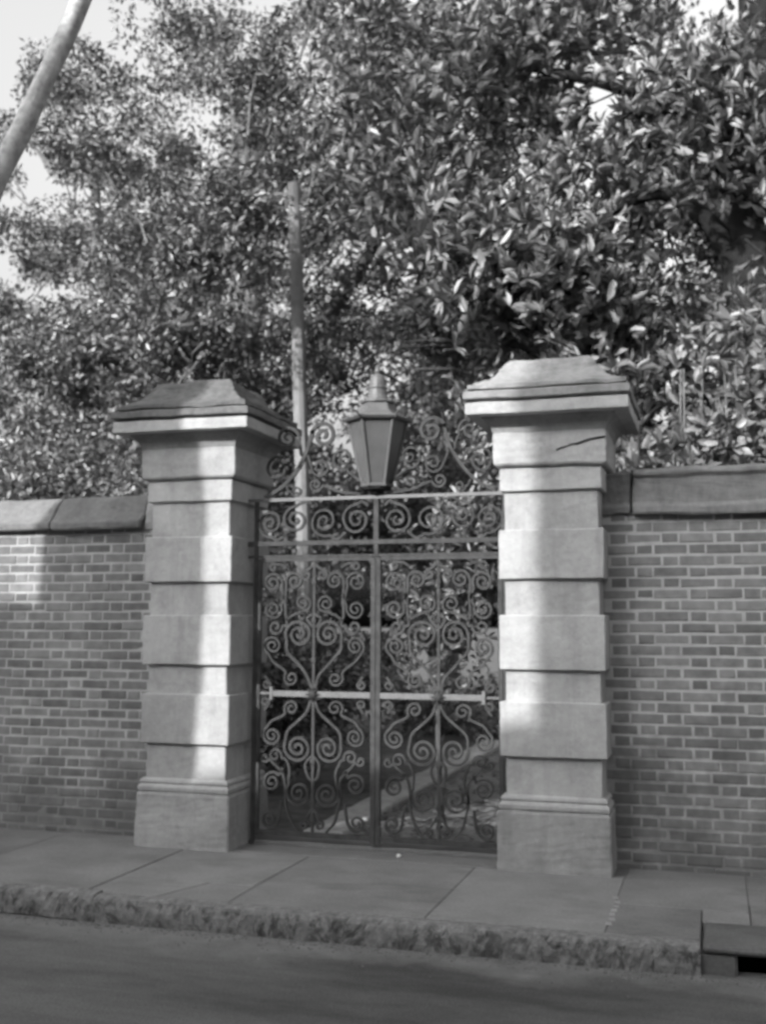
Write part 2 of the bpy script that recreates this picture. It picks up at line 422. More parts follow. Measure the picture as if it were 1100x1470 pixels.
# ================================================================== gate pillars
def pillar(cx, label, worn):
    cy = .33
    p = empty('gate_pillar', (cx, cy, 0), label, 'pillar', 'stone gate pillars')
    B = lambda name, prof, mat, cuts=7, amp=.003, bev=.006: roughen(MB().square(cx, cy, prof).build(name, mat, p), cuts, amp, 6, bev)
    B('plinth', [(.348, -.03), (.346, .12), (.342, .355), (.33, .364)], STONE_D, 9, .005, .01)
    B('base_moulding', [(.322, .363), (.333, .372), (.336, .395), (.328, .408), (.318, .415), (.326, .428), (.322, .442), (.305, .452)], STONE, 4, .002, 0)
    def rec(z0, z1): B('stone_block', [(.294, z0-.006), (.294, z1+.006)], STONE)
    def rus(z0, z1): B('stone_block', [(.3275, z0), (.3275, z1)], STONE)
    rec(.452, .684); rus(.684, 1.018); rec(1.018, 1.215); rus(1.215, 1.553); rec(1.553, 1.778); rus(1.778, 2.088); rec(2.088, 2.333)
    B('neck_band', [(.320, 2.333), (.320, 2.478)], STONE)
    B('necking', [(.334, 2.484), (.352, 2.50), (.356, 2.60), (.352, 2.702)], STONE, 8, .006 if worn else .003)
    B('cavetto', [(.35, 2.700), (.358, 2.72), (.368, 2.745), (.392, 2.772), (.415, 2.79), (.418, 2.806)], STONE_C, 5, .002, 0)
    B('cornice', [(.40, 2.798), (.5, 2.800), (.503, 2.806), (.503, 2.872), (.497, 2.876), (.475, 2.879)], STONE, 8, .004, .003)
    B('cornice', [(.468, 2.876), (.470, 2.893), (.512, 2.896), (.515, 2.902), (.513, 2.942), (.50, 2.948), (.47, 2.950)], STONE_T if worn else STONE_M, 8, .006, .002)
    B('cap_stone', [(.462, 2.948), (.466, 2.955), (.49, 2.962), (.488, 2.988), (.462, 2.994), (.45, 3.002), (.37, 3.045), (.32, 3.10), (.285, 3.165), (.255, 3.188), (.16, 3.192)], STONE_T if worn else STONE_M, 8, .012, .0)
    return p
PLL = pillar(-3.466, 'banded stone gate pillar left of the gates, crossed by a strip of sunlight', False)
PRR = pillar(-.977, 'banded stone gate pillar right of the gates with cracked necking', True)
# crack in the right necking: a thin dark fissure with broken lips
ck = MB(); pts = [(-.93, 2.575), (-.90, 2.588), (-.865, 2.60), (-.83, 2.612), (-.80, 2.608), (-.76, 2.622), (-.72, 2.636), (-.67, 2.640), (-.625, 2.645)]
top = [(x, z+random.uniform(.003, .011)) for x, z in pts]
yf = .33-.3595
b = len(ck.v); n = len(pts)
ck.v += [(x, yf-.003, z) for x, z in pts]+[(x, yf-.003, z) for x, z in top]+[(x, yf+.02, z) for x, z in pts]+[(x, yf+.02, z) for x, z in top]
for i in range(n-1): ck.f += [(i, i+1, n+i+1, n+i), (2*n+i, i+2*n+1, i+1, i), (n+i, n+i+1, 3*n+i+1, 3*n+i)]
ck.build('crack', BARK_D, PRR)

# ================================================================== iron gates
GY = .30
def spiral(cx, cz, r0, turns, a0, sg, r1=.010, n=22):
    N = int(n*turns)+2
    return [(cx+(r0*(1-i/(N-1))+r1*(i/(N-1)))*math.cos(a0+sg*2*math.pi*turns*i/(N-1)), cz+(r0*(1-i/(N-1))+r1*(i/(N-1)))*math.sin(a0+sg*2*math.pi*turns*i/(N-1))) for i in range(N)]
def smooth(ctrl, k=6):
    P = [Vector(c) for c in ctrl]; P = [2*P[0]-P[1]]+P+[2*P[-1]-P[-2]]; out = []
    for i in range(1, len(P)-2):
        for j in range(k):
            t = j/k; a, b_, c, d_ = P[i-1], P[i], P[i+1], P[i+2]
            q_ = .5*((2*b_)+(c-a)*t+(2*a-5*b_+4*c-d_)*t*t+(3*b_-a-3*c+d_)*t**3); out.append((q_.x, q_.y))
    out.append((P[-2].x, P[-2].y)); return out
def scroll(parent, ctrl, sp=None, sp0=None, mir=1, ox=0, th=.0145, dep=.022, y=GY, mat=IRON):
    """ctrl: control points (u,z); sp/sp0: spiral at the end / start as (cx,cz,r,turns,a0deg,sg)"""
    pts = []
    if sp0: pts += list(reversed(spiral(sp0[0], sp0[1], sp0[2], sp0[3], rad(sp0[4]), sp0[5])))
    mid = [c for c in ctrl]
    if sp0: mid = [pts[-1]]+mid
    s1 = spiral(sp[0], sp[1], sp[2], sp[3], rad(sp[4]), sp[5]) if sp else []
    if s1: mid = mid+[s1[0]]
    m2 = smooth(mid, 6) if len(mid) > 1 else mid
    pts = pts[:-1]+m2+s1[1:]
    jx, jz = random.uniform(-.004, .004), random.uniform(-.004, .004); th *= random.uniform(.85, 1.2)
    pts = [(ox+mir*u+jx+.003*math.sin(z*31+u*17), z+jz) for u, z in pts]
    clean = [pts[0]]
    for p_ in pts[1:]:
        if math.hypot(p_[0]-clean[-1][0], p_[1]-clean[-1][1]) > .003: clean.append(p_)
    return MB().flat(clean, th, dep, y).build('scroll', mat, parent)
def leaf_gate(xh, xm, label, side):
    """xh hinge stile, xm meeting stile"""
    g_ = empty('iron_gate_leaf', (xh, GY, .03), label, 'gate', 'pair of wrought iron gate leaves')
    s_ = 1 if xm > xh else -1
    c = (xh+xm)/2 + (-.01 if side == 'L' else .0)
    MB().box(xh-.014, xh+.014, GY-.014, GY+.014, .06, 1.945).build('hinge_stile', IRON, g_)
    MB().box(xm-.016, xm+.016, GY-.016, GY+.016, .045, 1.945).build('meeting_stile', IRON, g_)
    a, b_ = sorted((xh+s_*.0145, xm-s_*.0165))
    MB().box(a, b_, GY-.012, GY+.012, 1.925, 1.95).build('top_rail', IRON, g_)
    MB().box(a, b_, GY-.012, GY+.012, .065, .098).build('bottom_rail', IRON, g_)
    MB().box(a, b_, GY-.007, GY+.007, 1.012, 1.026).build('cross_bar', IRON_L, g_)
    e = .315
    xe = c-s_*e; xa, xb = sorted((xe+s_*.022, xm-s_*.0175)); ya, yb = sorted((xe, xe+s_*.021))
    MB().box(xa, xb, GY-.020, GY+.020, 1.000, 1.038).build('cross_rail', IRON_L, g_)
    MB().box(ya, yb, GY-.024, GY+.024, .975, 1.063).build('rail_end_plate', IRON_L, g_)
    MB().box(c-.0095, c+.0095, GY-.0095, GY+.0095, .098, .999).box(c-.0095, c+.0095, GY-.0095, GY+.0095, 1.039, 1.925).build('centre_bar', IRON, g_)
    # rosette at the crossing
    m = MB()
    for k in range(8):
        a_ = k*math.pi/4; r = .058; m.v += [(c, GY-.034, 1.019)]; b0 = len(m.v)-1
        m.v += [(c+r*.55*math.cos(a_-.3), GY-.03, 1.019+r*.55*math.sin(a_-.3)), (c+r*math.cos(a_), GY-.024, 1.019+r*math.sin(a_)), (c+r*.55*math.cos(a_+.3), GY-.03, 1.019+r*.55*math.sin(a_+.3)), (c+r*.5*math.cos(a_), GY-.040, 1.019+r*.5*math.sin(a_))]
        m.f += [(b0, b0+1, b0+4), (b0+1, b0+2, b0+4), (b0+2, b0+3, b0+4), (b0+3, b0, b0+4)]
    m.lathe(c, 0, [(.001, 0)], 3, 0, False) if False else None
    m.rings([[(c+r*math.cos(t*math.pi/4), yy, 1.019+r*math.sin(t*math.pi/4)) for t in range(8)] for r, yy in ((.028, GY-.021), (.026, GY-.042), (.012, GY-.050))])
    m.build('rosette', IRON, g_)
    # collars on the centre bar
    for z in (.18, .30, .57, 1.25, 1.52, 1.78): MB().box(c-.016, c+.016, GY-.016, GY+.016, z-.014, z+.014).build('collar', IRON, g_)
    for mr in (1, -1):
        sc = lambda ctrl, sp=None, sp0=None, th=.0145: scroll(g_, ctrl, sp, sp0, mr, c, th)
        # ---- lower panel
        sc([(.012, .985), (.045, .90), (.12, .83), (.185, .77)], (.108, .66, .098, 2.1, 18, -1), th=.016)
        sc([(.20, .86), (.245, .91)], (.155, .925, .052, 1.4, -30, 1), (.295, .735, .062, 1.7, 150, 1)) if False else None
        sc([(.225, .87), (.30, .835)], (.300, .735, .068, 1.9, 60, -1), (.160, .925, .055, 1.5, -40, 1))
        sc([(.325, .94), (.355, .90)], None, (.345, .955, .03, 1.1, 180, -1))
        sc([(.20, .575), (.17, .50)], (.105, .355, .092, 2.1, 40, -1), (.275, .60, .05, 1.3, 200, -1))
        sc([(.225, .52), (.235, .50)], (.300, .425, .070, 1.8, 140, -1)) 
        sc([(.285, .55), (.205, .46), (.195, .30), (.16, .18), (.105, .105)], None, (.345, .585, .032, 1.1, 190, 1))
        sc([(.23, .30), (.25, .18)], (.315, .175, .062, 1.6, 180, 1)) 
        sc([(.012, .60), (.05, .545), (.035, .47), (.012, .44)])
        sc([(.012, .25), (.045, .19)], (.055, .145, .028, 1.2, 90, -1))
        # ---- upper panel
        sc([(.012, 1.06), (.045, 1.15), (.12, 1.235), (.19, 1.31)], (.105, 1.425, .100, 2.1, -20, 1), th=.016)
        sc([(.225, 1.185), (.295, 1.235)], (.300, 1.345, .068, 1.9, -60, 1), (.160, 1.125, .055, 1.5, 40, -1))
        sc([(.325, 1.10), (.355, 1.14)], None, (.345, 1.085, .03, 1.1, 180, 1))
        sc([(.20, 1.49), (.212, 1.56), (.212, 1.66)], (.148, 1.79, .064, 1.7, 0, 1), (.285, 1.475, .055, 1.3, 170, 1))
        sc([(.222, 1.66), (.226, 1.69)], (.302, 1.775, .072, 1.9, 205, -1), None)
        sc([(.222, 1.70), (.226, 1.66)], (.305, 1.595, .068, 1.8, 160, 1), None)
        sc([(.21, 1.52), (.14, 1.56)], (.085, 1.635, .06, 1.6, 230, -1), None)
        sc([(.012, 1.90), (.05, 1.87)], (.062, 1.83, .034, 1.3, 70, -1))
        sc([(.20, 1.88), (.24, 1.905)], (.30, 1.885, .028, 1.1, 120, -1))
        sc([(.012, 1.56), (.05, 1.53), (.035, 1.50), (.012, 1.47)])
    return g_
leaf_gate(-3.052, -2.219, 'left leaf of the closed scrolled wrought iron gates', 'L')
leaf_gate(-1.350, -2.183, 'right leaf of the closed scrolled wrought iron gates', 'R')
# overthrow: fixed iron frame and scrollwork above the gates
ov = empty('iron_overthrow', (-2.2, GY, 1.98), 'wrought iron scrollwork overthrow spanning the pillars above the gate leaves', 'ironwork')
MB().box(-3.095, -3.070, GY-.013, GY+.013, .0, 2.345).build('jamb_bar', IRON, ov)
MB().box(-1.332, -1.307, GY-.013, GY+.013, .0, 2.345).build('jamb_bar', IRON, ov)
MB().box(-3.165, -1.275, GY-.017, GY+.017, 2.035, 2.066).build('lower_bar', IRON, ov)
MB().box(-3.165, -1.275, GY-.012, GY+.012, 1.953, 1.968).build('stop_bar', IRON, ov)
MB().box(-3.165, -1.275, GY-.012, GY+.012, 2.346, 2.368).build('top_bar', IRON_L, ov)
MB().box(-2.215, -2.185, GY-.015, GY+.015, 1.969, 2.034).box(-2.217, -2.183, GY-.017, GY+.017, 2.067, 2.345).build('king_bar', IRON, ov)
for mr in (1, -1):
    so = lambda ctrl, sp=None, sp0=None, th=.0145, mat=IRON: scroll(ov, ctrl, sp, sp0, mr, -2.2, th, mat=mat)
    so([(.06, 2.30), (.10, 2.33)], (.145, 2.205, .105, 2.0, 90, -1))
    so([(.25, 2.08), (.31, 2.08)], (.375, 2.20, .105, 1.9, 270, 1), (.145, 2.20, .0, .01, 0, 1)) if False else so([(.22, 2.12), (.28, 2.075)], (.375, 2.20, .105, 2.0, 250, 1))
    so([(.47, 2.33), (.54, 2.335)], (.59, 2.215, .095, 1.9, 90, -1), (.455, 2.31, .02, .8, 200, -1))
    so([(.68, 2.10), (.73, 2.075)], (.775, 2.195, .100, 2.0, 260, 1))
    # upper S scrolls sweeping down from the lantern to the jambs
    so([(.02, 2.40), (.10, 2.46), (.20, 2.53)], (.24, 2.63, .085, 1.6, 250, 1))
    so([(.47, 2.84), (.50, 2.72), (.57, 2.585), (.68, 2.46), (.82, 2.375)], None, (.385, 2.80, .095, 1.7, 10, 1), .024, IRON)
    so([(.50, 2.66), (.48, 2.60)], (.40, 2.575, .07, 1.7, 0, -1), None)
    so([(.60, 2.59), (.64, 2.66)], (.725, 2.58, .090, 1.9, 130, -1), None)
    so([(.55, 2.66), (.56, 2.72)], (.655, 2.79, .085, 1.8, 200, -1), None)
    so([(.12, 2.38), (.26, 2.40), (.36, 2.44)], (.445, 2.455, .05, 1.5, 190, 1), None)
    so([(.66, 2.46), (.64, 2.42)], (.585, 2.415, .04, 1.4, 0, -1), None)

# ================================================================== lantern
LX, LY = -2.197, .30
lt = empty('lantern', (LX, LY, 2.37), 'large six sided lantern with frosted glass standing above the centre of the gates', 'lantern')
MB().lathe(LX, LY, [(.03, 2.37), (.045, 2.38), (.05, 2.395), (.095, 2.405), (.10, 2.425), (.085, 2.435)], 12).build('base_cup', BARK_D, lt)
R0, R1, Z0, Z1 = .100, .205, 2.435, 2.872
hexa = lambda r, z, k, ph=0.0: (LX+r*math.cos(math.pi/3*k+ph), LY+r*math.sin(math.pi/3*k+ph), z)
ph = rad(17)
for k in range(6):
    a0, a1, b0, b1 = hexa(R0*.97, Z0, k, ph), hexa(R0*.97, Z0, k+1, ph), hexa(R1*.97, Z1, k, ph), hexa(R1*.97, Z1, k+1, ph)
    m = MB(); cc = Vector((LX, LY, 2.65)); vs = [Vector(v) for v in (a0, a1, b1, b0)]
    inn = [v+(Vector((cc.x, cc.y, v.z))-v).normalized()*.004 for v in vs]
    m.v = [tuple(v) for v in vs+inn]; m.f = [(0,1,2,3),(7,6,5,4),(0,4,5,1),(1,5,6,2),(2,6,7,3),(3,7,4,0)]; m.build('glass_pane', GLASS, lt)
    MB().tube([hexa(R0, Z0, k, ph), hexa(R1, Z1, k, ph)], .0095, 6).build('corner_bar', LANT, lt)
    # eave crest leaves
MB().rings([[hexa(r, z, k, ph) for k in range(6)] for r, z in ((.09, 2.42), (.115, 2.425), (.115, 2.442), (.095, 2.446))]).build('bottom_ring', LANT, lt)
MB().rings([[hexa(r, z, k, ph) for k in range(6)] for r, z in ((.20, 2.868), (.232, 2.872), (.245, 2.886), (.238, 2.893), (.19, 2.91), (.15, 2.94), (.125, 2.985), (.11, 3.0))]).build('roof', LANT, lt)
MB().lathe(LX, LY, [(.105, 2.998), (.118, 3.003), (.118, 3.012), (.08, 3.03), (.068, 3.06), (.066, 3.10), (.072, 3.105), (.072, 3.115), (.058, 3.12), (.056, 3.16), (.045, 3.19), (.022, 3.21)], 14).build('chimney', LANT, lt, False)
MB().lathe(LX, LY, [(.012, 3.205), (.02, 3.215), (.024, 3.23), (.016, 3.25), (.004, 3.275)], 10).build('finial', LANT, lt, True)
MB().tube([(LX, LY, 2.44), (LX, LY, 2.56)], .012, 8).lathe(LX, LY, [(.01, 2.56), (.032, 2.58), (.04, 2.64), (.03, 2.70), (.01, 2.73)], 10).build('burner', EDGE, lt)
for k in range(6):
    x_, y_, z_ = hexa(.243, 2.888, k, ph); MB().tube([(x_, y_, z_-.01), (x_+(x_-LX)*.14, y_+(y_-LY)*.14, z_+.02), (x_+(x_-LX)*.1, y_+(y_-LY)*.1, z_+.035)], [.006, .006, .003], 5).build('eave_hook', LANT, lt)

# ================================================================== pole behind the gate
pl = empty('wooden_pole', (-4.02, 4, 0), 'slim pale leaning pole with one side arm rising among the trees behind the gate', 'pole')
MB().tube([(-4.02, 4, -.05), (-4.10, 4, 1.6), (-4.19, 4, 3.9), (-4.285, 4, 6.26)], [.085, .08, .075, .07], 10).build('pole_shaft', POLEM, pl)
MB().tube([(-4.28, 3.98, 6.13), (-4.62, 3.96, 6.15), (-4.98, 3.95, 6.17)], [.034, .028, .02], 7).build('arm', POLEM, pl)

# ================================================================== foliage
def leaves_mesh(pos, dr_, nm, L, W, tone, fine=False):
    """folded leaves: pos base, dr_ direction, nm leaf normal"""
    n = len(pos); dr_ = dr_/np.linalg.norm(dr_, axis=1, keepdims=True)
    sd_ = np.cross(dr_, nm); sd_ /= (np.linalg.norm(sd_, axis=1, keepdims=True)+1e-9); nn = np.cross(sd_, dr_)
    L = L[:, None]; W = W[:, None]
    if fine:
        st = [(0, 0, 0), (.3, .42, .05), (.3, 0, -.03), (.3, -.42, .05), (.68, .42, .03), (.68, 0, -.06), (.68, -.42, .03), (1, 0, -.14)]
        F_ = [(0, 2, 1), (0, 3, 2), (1, 2, 5), (1, 5, 4), (2, 3, 6), (2, 6, 5), (4, 5, 7), (5, 6, 7)]
    else:
        st = [(0, 0, 0), (.5, .5, .06), (.5, 0, -.05), (.5, -.5, .06), (1, 0, -.1)]
        F_ = [(0, 2, 1), (0, 3, 2), (1, 2, 4), (2, 3, 4)]
    k = len(st); V = np.zeros((n, k, 3))
    for i, (a, b_, c) in enumerate(st): V[:, i] = pos+dr_*L*a+sd_*W*b_+nn*L*c
    Fa = (np.arange(n)[:, None, None]*k+np.array(F_)[None]).reshape(-1, 3)
    me = bpy.data.meshes.new('foliage'); me.vertices.add(n*k); me.vertices.foreach_set('co', V.reshape(-1).astype(np.float32))
    nf = len(Fa); me.loops.add(nf*3); me.loops.foreach_set('vertex_index', Fa.reshape(-1).astype(np.int32))
    me.polygons.add(nf); me.polygons.foreach_set('loop_start', np.arange(0, nf*3, 3, dtype=np.int32)); me.polygons.foreach_set('loop_total', np.full(nf, 3, dtype=np.int32))
    me.update(calc_edges=True)
    at = me.attributes.new('tone', 'FLOAT', 'POINT'); at.data.foreach_set('value', np.repeat(tone, k).astype(np.float32))
    return me
def unit(n):
    v = rng.normal(size=(n, 3)); return v/np.linalg.norm(v, axis=1, keepdims=True)
def crown_points(blobs, n_clump, holes=0.0):
    """clump centres spread through ellipsoids (cx,cy,cz,rx,ry,rz,weight), more of them near the surface"""
    ws = np.array([b_[6] for b_ in blobs]); ws = ws/ws.sum(); C_ = []
    for b_, w_ in zip(blobs, ws):
        m = max(3, int(n_clump*w_)); u = unit(m); r = rng.random(m)**.45
        if m < 90: C_.append(np.array(b_[:3])+u*r[:, None]*np.array(b_[3:6])); continue
        # boughs: lobes of foliage with hollows between them
        nl = max(5, m//24); ul = unit(nl); rl = rng.random(nl)**.42; lc = np.array(b_[:3])+ul*rl[:, None]*np.array(b_[3:6])
        lr = rng.uniform(.28, .62, nl); k = rng.integers(0, nl, m); v = unit(m)*np.array([1, 1, .72]); v[:, 2] = np.where(rng.random(m) < .6, abs(v[:, 2]), v[:, 2])
        C_.append(lc[k]+v*(lr[k]*(.75+.3*rng.random(m)))[:, None])
    C_ = np.vstack(C_)
    if holes > 0:
        keep = [noise.noise(Vector(c)*1.15)+.8*noise.noise(Vector(c)*2.9) > -1+holes for c in C_]; C_ = C_[np.array(keep)]
    return C_
def clump_leaves(C_, per, cr, L, W, rosette=False):
    m = len(C_); P = []; D = []; N = []
    if rosette:
        # branch tips, each with a whorl of leaves
        tips = np.repeat(C_, 4, axis=0)+rng.normal(size=(m*4, 3))*cr; ax = unit(len(tips))*.8+np.array([0, -.25, .55]); ax /= np.linalg.norm(ax, axis=1, keepdims=True)
        a = np.cross(ax, unit(len(tips))); a /= np.linalg.norm(a, axis=1, keepdims=True); b_ = np.cross(ax, a)
        for k in range(per):
            an = 2*np.pi*(k/per)*1.0+k*2.4+rng.random(len(tips))*.6; sp = (.35+.9*rng.random(len(tips)))
            d_ = ax*np.cos(sp)[:, None]+(a*np.cos(an)[:, None]+b_*np.sin(an)[:, None])*np.sin(sp)[:, None]
            P.append(tips+d_*.01-ax*(.02*k/per)); D.append(d_); N.append(ax+rng.normal(size=ax.shape)*.25)
    else:
        for k in range(per):
            u = unit(m); r = cr*rng.random(m)**.5
            P.append(C_+u*r[:, None]*np.array([1, 1, .75])); D.append(u*.7+rng.normal(size=(m, 3))*.6+np.array([0, 0, -.15])); N.append(unit(m)*.9+np.array([0, -.2, .5]))
    P = np.vstack(P); D = np.vstack(D); N = np.vstack(N); n = len(P)
    return P, D, N, L*(.7+.6*rng.random(n)), W*(.75+.5*rng.random(n)), .35+1.5*rng.random(n)**1.8
def bough(parent, pts, rads, mat, name='branch', n=8):
    P = smooth3(pts, 5); R_ = np.interp(np.linspace(0, 1, len(P)), np.linspace(0, 1, len(rads)), rads)
    P = [Vector(p)+noise.noise_vector(Vector(p)*1.7)*min(.08, float(R_[i])*.5) for i, p in enumerate(P)]
    R_ = [float(a)*(1+.14*noise.noise(Vector((i*.9, float(a)*40, 3)))) for i, a in enumerate(R_)]
    return MB().tube(P, R_, n).build(name, mat, parent, True)
def smooth3(ctrl, k=5):
    P = [Vector(c) for c in ctrl]; P = [2*P[0]-P[1]]+P+[2*P[-1]-P[-2]]; out = []
    for i in range(1, len(P)-2):
        for j in range(k):
            t = j/k; a, b_, c, d_ = P[i-1], P[i], P[i+1], P[i+2]
            out.append(.5*((2*b_)+(c-a)*t+(2*a-5*b_+4*c-d_)*t*t+(3*b_-a-3*c+d_)*t**3))
    out.append(P[-2]); return out
def plant(name, base, label, cat, blobs, ncl, per, cr, L, W, lmat, trunk=None, branches=(), bmat=BARK, group=None, rosette=False, fine=0, holes=0.0, yfront=None, floor=None, twig=0):
    t = empty(name, base, label, cat, group); B0 = np.array(base)
    C_ = crown_points(blobs, ncl, holes)
    if yfront is not None: C_ = C_[C_[:, 1] > yfront]
    P, D, N, Ls, Ws, T = clump_leaves(C_, per, cr, L, W, rosette)
    if floor is not None:
        k = P[:, 2] > floor; P, D, N, Ls, Ws, T = P[k], D[k], N[k], Ls[k], Ws[k], T[k]
    if yfront is not None:
        k = (P[:, 1] > yfront-.1); P, D, N, Ls, Ws, T = P[k], D[k], N[k], Ls[k], Ws[k], T[k]
    if trunk: bough(t, trunk[0], trunk[1], bmat, 'trunk', 12)
    for pts, rads in branches: bough(t, pts, rads, bmat)
    if twig:
        tw = MB(); idx = rng.choice(len(C_), min(twig, len(C_)), replace=False)
        ctr = np.array(blobs[0][:3])
        for i in idx:
            c = C_[i]; a = Vector(c.tolist()); d_ = (Vector(ctr.tolist())-a); e = a+d_*min(.6, .9/max(d_.length, .1))-Vector((0, 0, .25)); mid = (a+e)/2+Vector((rng.normal(size=3)*.06).tolist())
            tw.tube([tuple(a), tuple(mid), tuple(e)], [.006, .011, .018], 4)
        o = tw.build('twigs', bmat, t); o['kind'] = 'stuff'
    big = np.zeros(len(P), bool)
    if fine:
        # the leaves that show largest: nearest the street and inside the framed part of the crown
        hx = -fw.x*0; v = P-np.array([0, -6.9, 1.495]); dep = v@np.array(fw); sx = v@np.array(rr)/dep*F; sy = v@np.array(uu)/dep*F
        ok = (abs(sx) < 545) & (abs(sy) < 730); score = np.where(ok, Ls/np.maximum(dep, .1), 0)+rng.random(len(P))*.003
        idx = np.argsort(-score)[:fine]; big[idx] = True
        protos = []
        for k in range(6):
            me = leaves_mesh(np.zeros((1, 3)), np.array([[1., 0, 0]]), np.array([[0, 0, 1.]]), np.array([1.]), np.array([.36+.05*k/3]), np.array([.7+.13*k]), True); me.name = 'leaf'; me.materials.append(lmat); protos.append(me)
        for i in idx:
            d_ = Vector(D[i]).normalized(); nmv = Vector(N[i]); s2 = nmv.cross(d_).normalized(); n2 = d_.cross(s2)
            o = bpy.data.objects.new('leaf', protos[rng.integers(6)]); COL.objects.link(o); o.parent = t
            mm = Matrix((d_, s2, n2)).transposed().to_4x4(); mm.translation = Vector(P[i]-B0); o.matrix_local = mm @ Matrix.Scale(float(Ls[i]), 4)
    k = ~big
    me = leaves_mesh(P[k]-B0, D[k], N[k], Ls[k], Ws[k], T[k], rosette); o = link('foliage', me, lmat, t); o['kind'] = 'stuff'
    return t

# magnolia, right, behind the right wall
plant('magnolia_tree', (.45, 4.4, 0), 'large magnolia with long glossy leaves and dark trunk behind the right wall', 'tree',
      [(-.3, 4.3, 7.75, 2.6, 1.6, 1.75, 4), (-1.5, 3.6, 4.6, 1.15, .9, .9, 2.2), (-2.3, 4.6, 6.6, 1.6, 1.4, 1.9, 2.8), (1.2, 5.6, 4.8, 1.3, .8, 1.6, 1.2), (-.7, 4.9, 5.0, 1.0, .7, 1.2, 1.2), (.1, 3.2, 3.35, 1.0, .9, .5, .9), (-.15, 3.35, 5.95, .95, .45, .5, 1.0), (.75, 3.6, 4.1, .5, .4, .6, .5), (-1.75, 2.7, 4.55, .7, .4, .5, 1.3)], 1650, 8, .21, .15, .052, LEAF_M,
      trunk=([(.45, 4.4, -.1), (.36, 4.4, 2.4), (.46, 4.4, 4.4), (.62, 4.5, 6.8), (.5, 4.6, 9)], [.36, .33, .36, .3, .1]),
      branches=[([(.42, 4.38, 4.6), (.05, 4.3, 5.45), (-.45, 4.2, 5.78), (-1.3, 4.1, 5.5), (-2.0, 4, 5.25)], [.13, .10, .075, .05, .03]), ([(.45, 4.4, 5.6), (-.5, 4.5, 6.9), (-1.9, 4.7, 7.6)], [.14, .09, .04]), ([(.5, 4.4, 3.9), (1.2, 4.1, 5.0), (1.8, 3.9, 6.2)], [.12, .08, .04]), ([(.4, 4.35, 3.4), (-.3, 4.0, 4.0), (-1.2, 3.7, 4.5)], [.10, .06, .03])],
      bmat=BARK_D, rosette=True, fine=300, twig=150, holes=.6)
# evergreen oak in the middle / left with small leaves
plant('evergreen_oak', (-6.2, 6.2, 0), 'broad dense small leaved evergreen filling the view above the left pillar', 'tree',
      [(-4.75, 3.1, 5.15, .75, .4, .95, 1.0), (-5.4, 6.0, 7.2, 2.4, 1.8, 2.6, 5), (-3.6, 5.6, 8.0, 2.0, 1.6, 2.1, 3.5), (-7.4, 6.2, 7.9, 1.5, 1.5, 2.3, 2.4), (-5.0, 5.6, 4.6, 1.5, 1.0, .9, 1.6), (-7.2, 5.0, 4.8, 1.5, .7, 1.0, 2.6), (-5.8, 4.7, 4.5, .9, .6, .9, 1.6), (-3.4, 5.8, 5.2, 1.4, 1.2, 1.3, 1.8)], 4700, 22, .19, .092, .040, LEAF_S,
      trunk=([(-6.2, 6.2, -.1), (-6.0, 6.2, 2.5), (-5.8, 6.1, 4.5), (-5.5, 6, 7)], [.3, .25, .2, .12]),
      branches=[([(-5.9, 6.2, 3.6), (-5.0, 6.0, 4.8), (-3.9, 5.8, 6.2), (-3.2, 5.6, 8)], [.14, .11, .08, .04]), ([(-5.9, 6.2, 4.0), (-6.8, 6.2, 5.4), (-7.6, 6.2, 7)], [.12, .08, .04])], holes=.70, twig=200)
# left, thinner tree whose crown lets the sky through
plant('thin_crowned_tree', (-9.4, 8.2, 0), 'open crowned tree with bright sky showing through it at far left', 'tree',
      [(-9.5, 8.2, 7.9, 2.5, 1.6, 3.4, 4.5), (-8.2, 8.4, 5.4, 1.7, 1.4, 1.5, 2.4), (-9.6, 7.7, 4.5, 2.0, 1.0, 1.2, 3.0)], 1650, 20, .21, .105, .046, LEAF_S,
      trunk=([(-9.4, 8.2, -.1), (-9.3, 8.2, 3), (-9.2, 8.3, 6), (-9.4, 8.2, 9)], [.24, .2, .15, .06]),
      branches=[([(-9.3, 8.2, 3.6), (-8.6, 8.3, 4.6), (-8.0, 8.4, 6.0)], [.1, .07, .03])], holes=.72, twig=80)
# tall trees further back
BK = 'tall trees far back in the garden'
plant('background_tree', (-4.6, 12.5, 0), 'tall dark tree far back, seen between the lantern and left pillar', 'tree',
      [(-4.8, 12.5, 10.2, 3.4, 2, 4.0, 5), (-5.6, 12, 6.6, 1.9, 1.6, 1.5, 1.5), (-4.3, 11, 4.7, 2.4, 1.0, 2.3, 3)], 1350, 24, .4, .13, .065, LEAF_S, trunk=([(-4.6, 12.5, -.1), (-4.7, 12.5, 5), (-4.7, 12.5, 10)], [.3, .24, .1]), group=BK, holes=.75)
plant('background_tree', (-1.2, 11, 0), 'tall dark tree far back, seen above the right pillar', 'tree',
      [(-1.0, 11, 9.5, 3.2, 2, 4.5, 5), (-2.2, 10.6, 5.2, 1.7, 1.4, 2.0, 2), (.9, 10.8, 5.4, 1.7, 1.4, 1.5, 1.6)], 1300, 24, .4, .13, .065, LEAF_D, trunk=([(-1.2, 11, -.1), (-1.2, 11, 5), (-1.1, 11, 10)], [.3, .24, .1]), group=BK, holes=.7)
plant('background_tree', (-9.3, 13.5, 0), 'tall paler tree far back on the left, broken by sky', 'tree',
      [(-9.0, 13.5, 11.0, 3.4, 2, 4.4, 5), (-9.5, 13.5, 6.5, 2.6, 1.5, 2.4, 1.6), (-12.0, 13, 8.5, 2.0, 1.6, 2.2, 1.6)], 850, 20, .28, .12, .055, LEAF_S, trunk=([(-9.3, 13.5, -.1), (-9.3, 13.5, 5), (-9.2, 13.5, 12)], [.3, .24, .1]), group=BK, holes=.72)
